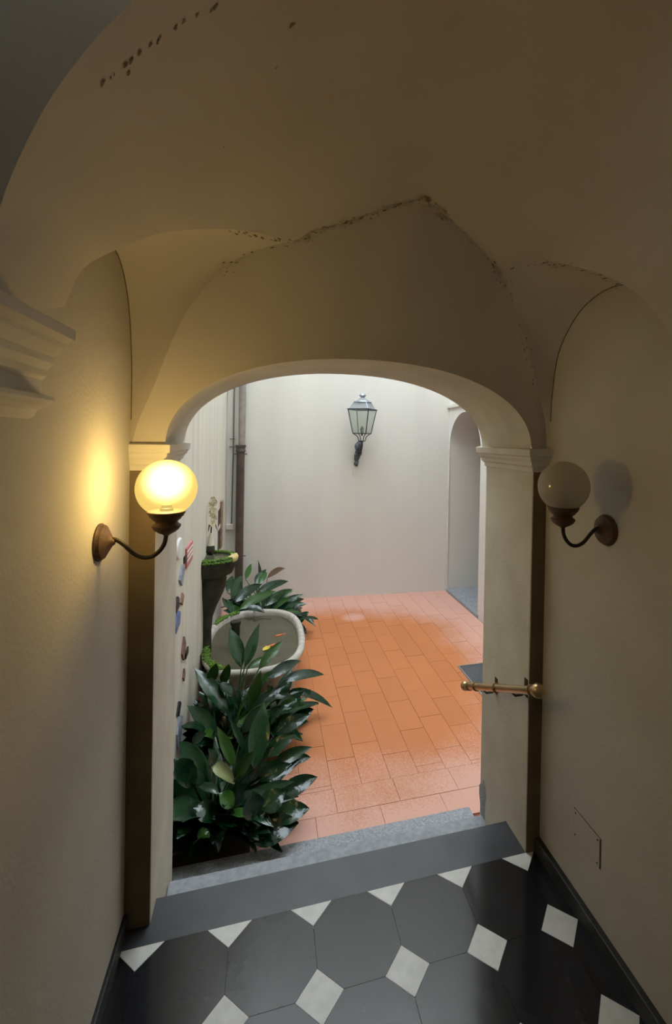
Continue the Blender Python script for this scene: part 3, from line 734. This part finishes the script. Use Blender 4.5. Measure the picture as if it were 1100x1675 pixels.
# flower in a slim white vase at the back of the bowl
VX = XCL + .032
vp = Vector((VX, FY + .11, bc.z)); vz = lambda v: hit(337, v, 1, vp.y).z
fv = thing('flower_vase', vp, 'slim white vase with cream blossoms standing by the mossy bowl', 'vase')
MB().lathe([(.030, 0), (.034, .01), (.033, .045), (.028, .06)], vp, 18).build('base', MOSSY, fv, smooth=40)
zt_ = vz(872) - vp.z
MB().lathe([(.028, .06), (.027, .075), (.020, .06 + (zt_ - .06) * .5), (.012, zt_ * .95), (.012, zt_), (.008, zt_)], vp, 18).build('body', STUCCO, fv, smooth=50)
MB().tube([vp + Vector((0, 0, zt_ - .02)), vp + Vector((.004, 0, zt_ + .07)), vp + Vector((.012, 0, vz(835) - vp.z))], .006, 6).build('stem', MOSSY, fv)
for i, (u, v) in enumerate(((334, 826), (339, 818), (336, 836), (342, 829), (331, 846), (338, 847), (341, 840), (335, 856), (343, 822))):
    p = hit(u + 2, v, 1, vp.y - .02); p.x = max(p.x, XCL + .036 + .012 * (i % 3)); m = MB()
    for k in range(5):
        a_ = 2 * pi * k / 5 + i; cdir = Vector((.5 * cos(a_), -.4, sin(a_))).normalized(); s2 = Vector((-sin(a_), 0, .5 * cos(a_))).normalized()
        m.add([p, p + cdir * .020 + s2 * .016, p + cdir * .036, p + cdir * .020 - s2 * .016], [(0, 1, 2), (0, 2, 3)])
    m.sphere(p, .010, 6, 5); m.build('blossom', PETAL, fv)
for k in range(3):
    a_ = k * 2.1; p = vp + Vector((.004, 0, zt_ + .05))
    m = MB().tube([p, p + Vector((.03 * cos(a_), .02 * sin(a_), .02)), p + Vector((.05 * cos(a_), .03 * sin(a_), -.04))], [.004, .007, .001], 6); m.build('dark_leaf', DEADL, fv)

# ------------------------------------------------------------------ small glazed plaques on the left courtyard wall
def plaque(name, y0, y1, z0, z1, m, shape, label, cat='plaque'):
    mb = MB(); yc, zc_ = (y0 + y1) / 2, (z0 + z1) / 2
    if shape == 'oval':
        n = 24; rows = [[(XCL + d, yc + k * (y1 - y0) / 2 * cos(2 * pi * j / n), zc_ + k * (z1 - z0) / 2 * sin(2 * pi * j / n)) for j in range(n)] for k, d in ((1, 0), (1, .006), (.9, .012), (.4, .014))]
        mb.grid(rows, True); mb.f.append(tuple(range(len(mb.v) - n, len(mb.v))))
    else: 
        poly = {'rect': [(0, 0), (1, 0), (1, 1), (0, 1)], 'kite': [(.5, 0), (1, .55), (.5, 1), (0, .45)], 'shard': [(.1, 0), (.9, .12), (1, .7), (.5, 1), (0, .6)]}[shape]
        n = len(poly); f_ = [(y0 + (y1 - y0) * a_, z0 + (z1 - z0) * b_) for a_, b_ in poly]
        mb.add([(XCL, y, z) for y, z in f_] + [(XCL + .010, y, z) for y, z in f_], [tuple(range(n, 2 * n))] + [(i, (i + 1) % n, n + (i + 1) % n, n + i) for i in range(n)])
    return tag(mb.build(name, m, smooth=30), label, cat, 'ornaments on the streaked wall')
def wz(u, v): 
    p = hit(u, v, 0, XCL); return p.y, p.z
def pq(name, u0, u1, v0, v1, m, shape, label, cat='plaque'):
    ya, za = wz(u0, (v0 + v1) / 2); yb, _ = wz(u1, (v0 + v1) / 2); um = (u0 + u1) / 2
    return plaque(name, ya, yb, wz(um, v1)[1], wz(um, v0)[1], m, shape, label, cat)
pq('oval_plaque', 286, 297, 881, 914, WHITE, 'oval', 'white oval ceramic plaque on the streaked courtyard wall')
o = pq('striped_plaque', 303, 313, 891, 922, PINK, 'rect', 'pink plaque with pale stripes on the streaked courtyard wall')
ya, za = wz(303, 906); yb, _ = wz(313, 906)
for v in (898, 905, 912):
    z = wz(308, v)[1]; m = MB().box((XCL + .009, ya + .01, z - .006), (XCL + .013, yb - .01, z + .006)); c = m.build('stripe', STUCCO, o); c['label'] = 'pale stripe'
pq('patterned_plaque', 292, 300, 924, 958, BLUEG, 'kite', 'blue-grey pointed plaque below the white oval plaque')
pq('dark_plaque', 300, 303, 910, 920, BLACK, 'rect', 'tiny dark plaque next to the pink striped plaque')
pq('black_shape', 285.5, 291, 976, 1000, BLACK, 'shard', 'black jagged shape just above the blue plaque')  # plain black jagged piece flat on the wall
pq('blue_plaque', 285, 293, 1000, 1030, BLUE, 'shard', 'blue glazed plaque on the streaked courtyard wall')
pq('brown_plaque', 294, 299, 970, 990, BROWN, 'kite', 'narrow brown plaque beside the black jagged shape')
pq('brown_plaque', 296, 302, 1042, 1080, BROWN, 'kite', 'long brown plaque lower than the blue one')
pq('dark_plaque', 302, 306, 1063, 1073, RUSTD, 'rect', 'tiny rust-coloured plaque beside the long brown one')
pq('brown_plaque', 298, 301, 1094, 1114, BROWN, 'kite', 'small brown plaque lowest of the brown ones')
pq('black_shape', 288, 294, 1148, 1172, BLACK, 'kite', 'black pointed shape above the leaves')  # plain black kite-shaped piece flat on the wall
pq('grey_plaque', 288, 296, 1172, 1215, BLUEG, 'shard', 'blue-grey plaque half hidden by leaves')
# worn wooden framed slot near the corner
y0, z0 = wz(356, 905); y1, z1 = wz(361, 830)
fr = thing('wall_slot', (XCL, (y0 + y1) / 2, z0), 'dark narrow slot with a worn wooden edge near the pipe', 'wall opening')
MB().box((XCL - .01, y0, z0), (XCL + .003, y1 - .05, z1)).build('slot', BLACK, fr)
MB().box((XCL - .01, y1 - .05, z0), (XCL + .02, y1 + .09, z1 + .07)).build('wooden_edge', WOODF, fr, bevel=.004)
MB().box((XCL - .01, y0, (z0 + z1) / 2 + .01), (XCL + .006, y1 - .05, (z0 + z1) / 2 + .05)).build('crossbar', STUCCO, fr)

# ------------------------------------------------------------------ planting bed
pb = [(XCL, .612), (.33, .612)] + [(.33 + .02 * sin(i * 1.7), .7 + i * .12) for i in range(9)] + [(.28, 1.77), (XCL, 1.77)]
m = MB().grid([[(x, y, ZC - .004) for x, y in pb], [(x + (.10 - x) * .10, y + (1.2 - y) * .03, ZC + .02) for x, y in pb], [(.10, .75 + (y - .612) * .7, ZC + .035) for x, y in pb]], True)
struct(m.build('planting_bed', SOIL, smooth=60), 'strip of dark soil under the leafy plants beside the wall', 'soil')
for i in range(12):
    p = Vector((rnd.uniform(-.06, .20), rnd.uniform(.64, .95), ZC + .04))
    flat_leaf('dry_leaf', p, rnd.uniform(0, 6.3), rnd.uniform(.03, .07), rnd.uniform(.008, .016), DEADL, 'small dry brown leaf lying on the dark soil', 'leaf')['group'] = 'fallen leaves on the soil'
# ------------------------------------------------------------------ leafy plants
def leaf_mesh(P0, P1, w, lift, roll, root, m, parent, fold=.22, seg=8):
    P0, P1 = Vector(P0), Vector(P1); L = (P1 - P0).length
    c = (P0 + P1) / 2 + Vector((0, 0, lift * L))
    mb = MB(); rows = []
    chord = (P1 - P0).normalized()
    out = Vector((0, 0, 1)) + Vector((.35, -.35, 0))
    side0 = chord.cross(out)
    if side0.length < .15: side0 = chord.cross(Vector((.3, -1, .2)))
    side0.normalize(); side0 = Matrix.Rotation(roll, 3, chord) @ side0
    for i in range(seg + 1):
        t = i / seg; p = P0 * (1 - t) ** 2 + c * 2 * t * (1 - t) + P1 * t * t
        tg = ((c - P0) * (1 - t) + (P1 - c) * t).normalized()
        sd = (side0 - tg * side0.dot(tg)).normalized(); nr = sd.cross(tg)
        if nr.z < 0: nr = -nr
        ww = w * max((sin(pi * min(t ** .80 * .97 + .02, .995))) ** 1.0, .02)
        rip = .10 * w * sin(t * 9 + roll * 5)
        rows.append([p - sd * ww + nr * (fold * ww + rip), p - sd * ww * .55 + nr * fold * ww * .35, p, p + sd * ww * .55 + nr * fold * ww * .35, p + sd * ww + nr * (fold * ww - rip)])
    mb.grid(rows)
    if root is not None:
        root = Vector(root); mid = (root + P0) / 2 + (P0 - root).length * .1 * Vector((0, 0, 1))
        mb.tube([root, mid, P0, P0.lerp(c, .25)], [.005, .005, .0045, .003], 5)
    return mb.build('leaf', m, parent, smooth=70, fix=False)
def px6(x, y): return 260 + x * .2727, 1080 + y * .2727
def px5(x, y): return 260 + x * .2727, 860 + y * .2727
def plant(name, pos, label, pot, leaves, fill, frm, fmin, fmax):
    # leaves: (bx, by, tx, ty, half width m, base height, tip height, lift, roll, material)
    t = thing(name, (pos[0], pos[1], ZC), label, 'plant', 'broad-leaved plants of the yard')
    if pot == 'bed': zr_ = ZC + .03
    elif pot:
        r = pot
        MB().lathe([(r * .74, 0), (r * .78, .01), (r * .92, .10), (r * .97, .10), (r * .97, .12), (r * .88, .12), (r * .86, .10), (r * .3, .10)], (pos[0], pos[1], ZC), 28).build('pot', POT, t, smooth=40)
        MB().lathe([(r * .86, .10), (r * .5, .115), (.01, .12)], (pos[0], pos[1], ZC), 20).build('soil', SOIL, t)
        zr_ = ZC + .11
    else:
        pts = [(pos[0] + (.17 + .02 * sin(5 * a_)) * cos(a_), pos[1] + (.15 + .02 * cos(4 * a_)) * sin(a_)) for a_ in [2 * pi * i / 24 for i in range(24)]]
        mm = MB(); mm.grid([[(x, y, ZC) for x, y in pts], [(pos[0] + (x - pos[0]) * .7, pos[1] + (y - pos[1]) * .7, ZC + .04) for x, y in pts], [(pos[0] + (x - pos[0]) * .05, pos[1] + (y - pos[1]) * .05, ZC + .06) for x, y in pts]], True)
        mm.build('soil', SOIL, t, smooth=60); zr_ = ZC + .04
    for q in leaves:
        bx, by, tx, ty, w, hb, ht, lift, roll, m = q; w *= 1.12
        u0, v0 = frm(bx, by); u1, v1 = frm(tx, ty)
        P0 = hit(u0, v0, 2, ZC + hb); P1 = hit(u1, v1, 2, ZC + ht)
        for P in (P0, P1): P.x = max(P.x, XCL + .015); P.y = min(P.y, 4.12)
        k = rnd.uniform(0, 2 * pi)
        leaf_mesh(P0, P1, w, lift, roll, (pos[0] + .05 * cos(k), pos[1] + .05 * sin(k), zr_), m, t)
    for i in range(fill):
        a_ = 2 * pi * (i * .618 + .1 * rnd.random()); rr = rnd.uniform(.04, .12)
        P0 = Vector((pos[0] + rr * cos(a_), pos[1] + rr * sin(a_), zr_ + rnd.uniform(.03, .12)))
        l = rnd.uniform(fmin, fmax); el = rnd.uniform(-.25, .9)
        P1 = P0 + Vector((cos(a_) * l * cos(el), sin(a_) * l * cos(el), sin(el) * l * .8))
        P1.y = min(P1.y, 4.1); P1.z = max(P1.z, ZC + .04); P1.x = max(P1.x, XCL + .02); P0.x = max(P0.x, XCL + .02)
        if pos[1] < 1.1: P1.y = max(P1.y, .56); P0.y = max(P0.y, .56)
        leaf_mesh(P0, P1, rnd.uniform(.038, .060), rnd.uniform(.06, .22), rnd.uniform(-.5, .5), (pos[0] + .04 * cos(a_), pos[1] + .04 * sin(a_), zr_), LEAF if rnd.random() < .80 else LEAFB, t)
    return t
A_ = LEAF; B_ = LEAFB; Y_ = LEAFY; X_ = DEADL
front = [(570, 650, 632, 250, .050, .30, .52, .05, .0, A_), (500, 440, 640, 268, .034, .30, .46, .12, .2, A_), (660, 390, 752, 268, .030, .28, .42, .1, .3, A_),
         (690, 450, 912, 325, .040, .20, .27, .10, .2, A_), (640, 580, 822, 440, .040, .22, .30, .12, .1, A_), (660, 650, 922, 520, .032, .18, .20, .10, .3, A_),
         (580, 720, 800, 622, .034, .20, .24, .1, .4, A_), (790, 612, 912, 582, .026, .12, .12, .12, .2, A_), (720, 830, 952, 700, .042, .16, .20, .12, .1, A_),
         (700, 960, 905, 890, .046, .14, .16, .12, .1, A_), (560, 1090, 840, 975, .060, .10, .13, .14, .1, A_), (470, 700, 575, 542, .028, .30, .44, .05, .2, B_),
         (320, 640, 455, 745, .034, .36, .26, .25, .1, Y_), (330, 640, 300, 530, .034, .34, .42, .1, .3, A_), (455, 640, 350, 398, .026, .34, .50, .05, -.3, B_),
         (525, 560, 420, 340, .016, .34, .50, .05, -.3, A_), (275, 680, 190, 500, .022, .34, .46, .08, -.4, A_), (200, 500, 285, 440, .026, .34, .38, .2, .2, A_),
         (215, 760, 88, 590, .050, .26, .40, .08, -.2, A_), (360, 800, 230, 755, .020, .30, .30, .2, -.2, A_), (445, 880, 360, 800, .034, .28, .34, .15, -.2, B_),
         (350, 960, 205, 885, .044, .20, .26, .2, -.1, A_), (245, 985, 133, 890, .022, .14, .24, .1, -.3, B_), (300, 1060, 205, 1110, .022, .20, .12, .3, 0, B_),
         (230, 1060, 300, 1030, .020, .18, .20, .3, 0, B_), (440, 900, 470, 720, .040, .24, .36, .1, .0, A_), (620, 900, 760, 790, .050, .20, .24, .1, .0, A_), (560, 960, 560, 780, .050, .22, .34, .1, .0, A_)]
mid5 = [(495, 850, 425, 610, .048, .44, .66, .05, -.1, A_), (515, 850, 602, 588, .036, .44, .66, .05, .2, A_), (600, 860, 748, 688, .032, .42, .54, .08, .2, B_),
        (530, 860, 650, 785, .020, .42, .46, .1, .2, B_), (650, 920, 855, 808, .034, .38, .40, .12, .3, A_), (750, 930, 992, 893, .038, .32, .28, .14, .1, A_),
        (580, 1040, 790, 1030, .034, .20, .20, .15, .1, A_), (770, 1000, 1042, 1092, .034, .20, .06, .22, .1, A_), (545, 1090, 612, 868, .036, .28, .50, .05, .1, B_),
        (410, 1120, 208, 848, .046, .24, .46, .06, -.2, A_), (310, 950, 345, 825, .034, .36, .50, .05, 0, B_), (390, 950, 420, 830, .034, .36, .50, .05, 0, B_),
        (450, 1030, 350, 930, .034, .30, .40, .05, 0, A_), (620, 950, 680, 870, .022, .34, .40, .1, .2, B_), (430, 1000, 330, 1090, .030, .24, .14, .2, 0, A_),
        (320, 1085, 165, 1090, .020, .22, .20, .2, 0, A_), (620, 1180, 760, 1080, .030, .20, .30, .1, .2, A_), (480, 1100, 440, 960, .040, .24, .4, .05, 0, A_), (700, 1120, 830, 1010, .030, .16, .2, .1, .2, A_)]
back5 = [(608, 290, 602, 138, .030, .30, .52, .02, .2, A_), (575, 345, 645, 262, .040, .34, .44, .05, 0, A_), (450, 460, 620, 350, .052, .30, .38, .12, .1, A_),
         (590, 410, 778, 333, .052, .30, .34, .12, .1, A_), (480, 505, 705, 392, .048, .24, .30, .1, .2, B_), (640, 480, 803, 382, .046, .22, .28, .12, .1, A_),
         (710, 500, 872, 440, .046, .18, .20, .12, .1, A_), (435, 440, 500, 300, .046, .34, .44, .1, 0, A_), (445, 530, 380, 430, .040, .28, .36, .1, 0, A_),
         (650, 315, 758, 243, .030, .36, .40, .2, .5, X_), (520, 320, 555, 228, .030, .38, .48, .05, 0, B_), (525, 498, 637, 522, .040, .38, .34, .2, .1, A_),
         (800, 515, 942, 605, .030, .18, .08, .15, .1, A_), (830, 545, 935, 578, .028, .16, .10, .15, .1, A_), (840, 590, 888, 652, .026, .12, .04, .15, .1, A_),
         (410, 400, 445, 300, .040, .36, .46, .1, 0, A_), (600, 350, 650, 280, .034, .34, .42, .1, 0, B_), (420, 360, 480, 390, .04, .36, .34, .1, 0, B_)]
plant('aspidistra', (.16, .82), 'large dark glossy plant growing against the stone kerb', 'bed', front, 64, px6, .26, .42)
plant('aspidistra', (.15, 1.40), 'glossy broad-leaved plant in front of the pond rim', 'bed', mid5, 44, px5, .25, .40)
plant('aspidistra', (.34, 3.40), 'glossy broad-leaved plant in the corner behind the pond', None, back5, 40, px5, .28, .46)
plant('aspidistra', (.42, 1.50), 'shorter leafy plant between the pond rim and the open tiles', None, [], 30, px5, .20, .31)
plant('aspidistra', (.62, 3.12), 'low leafy shoots against the outer edge of the pond', None, [], 8, px5, .16, .26)

S.render.film_transparent = False
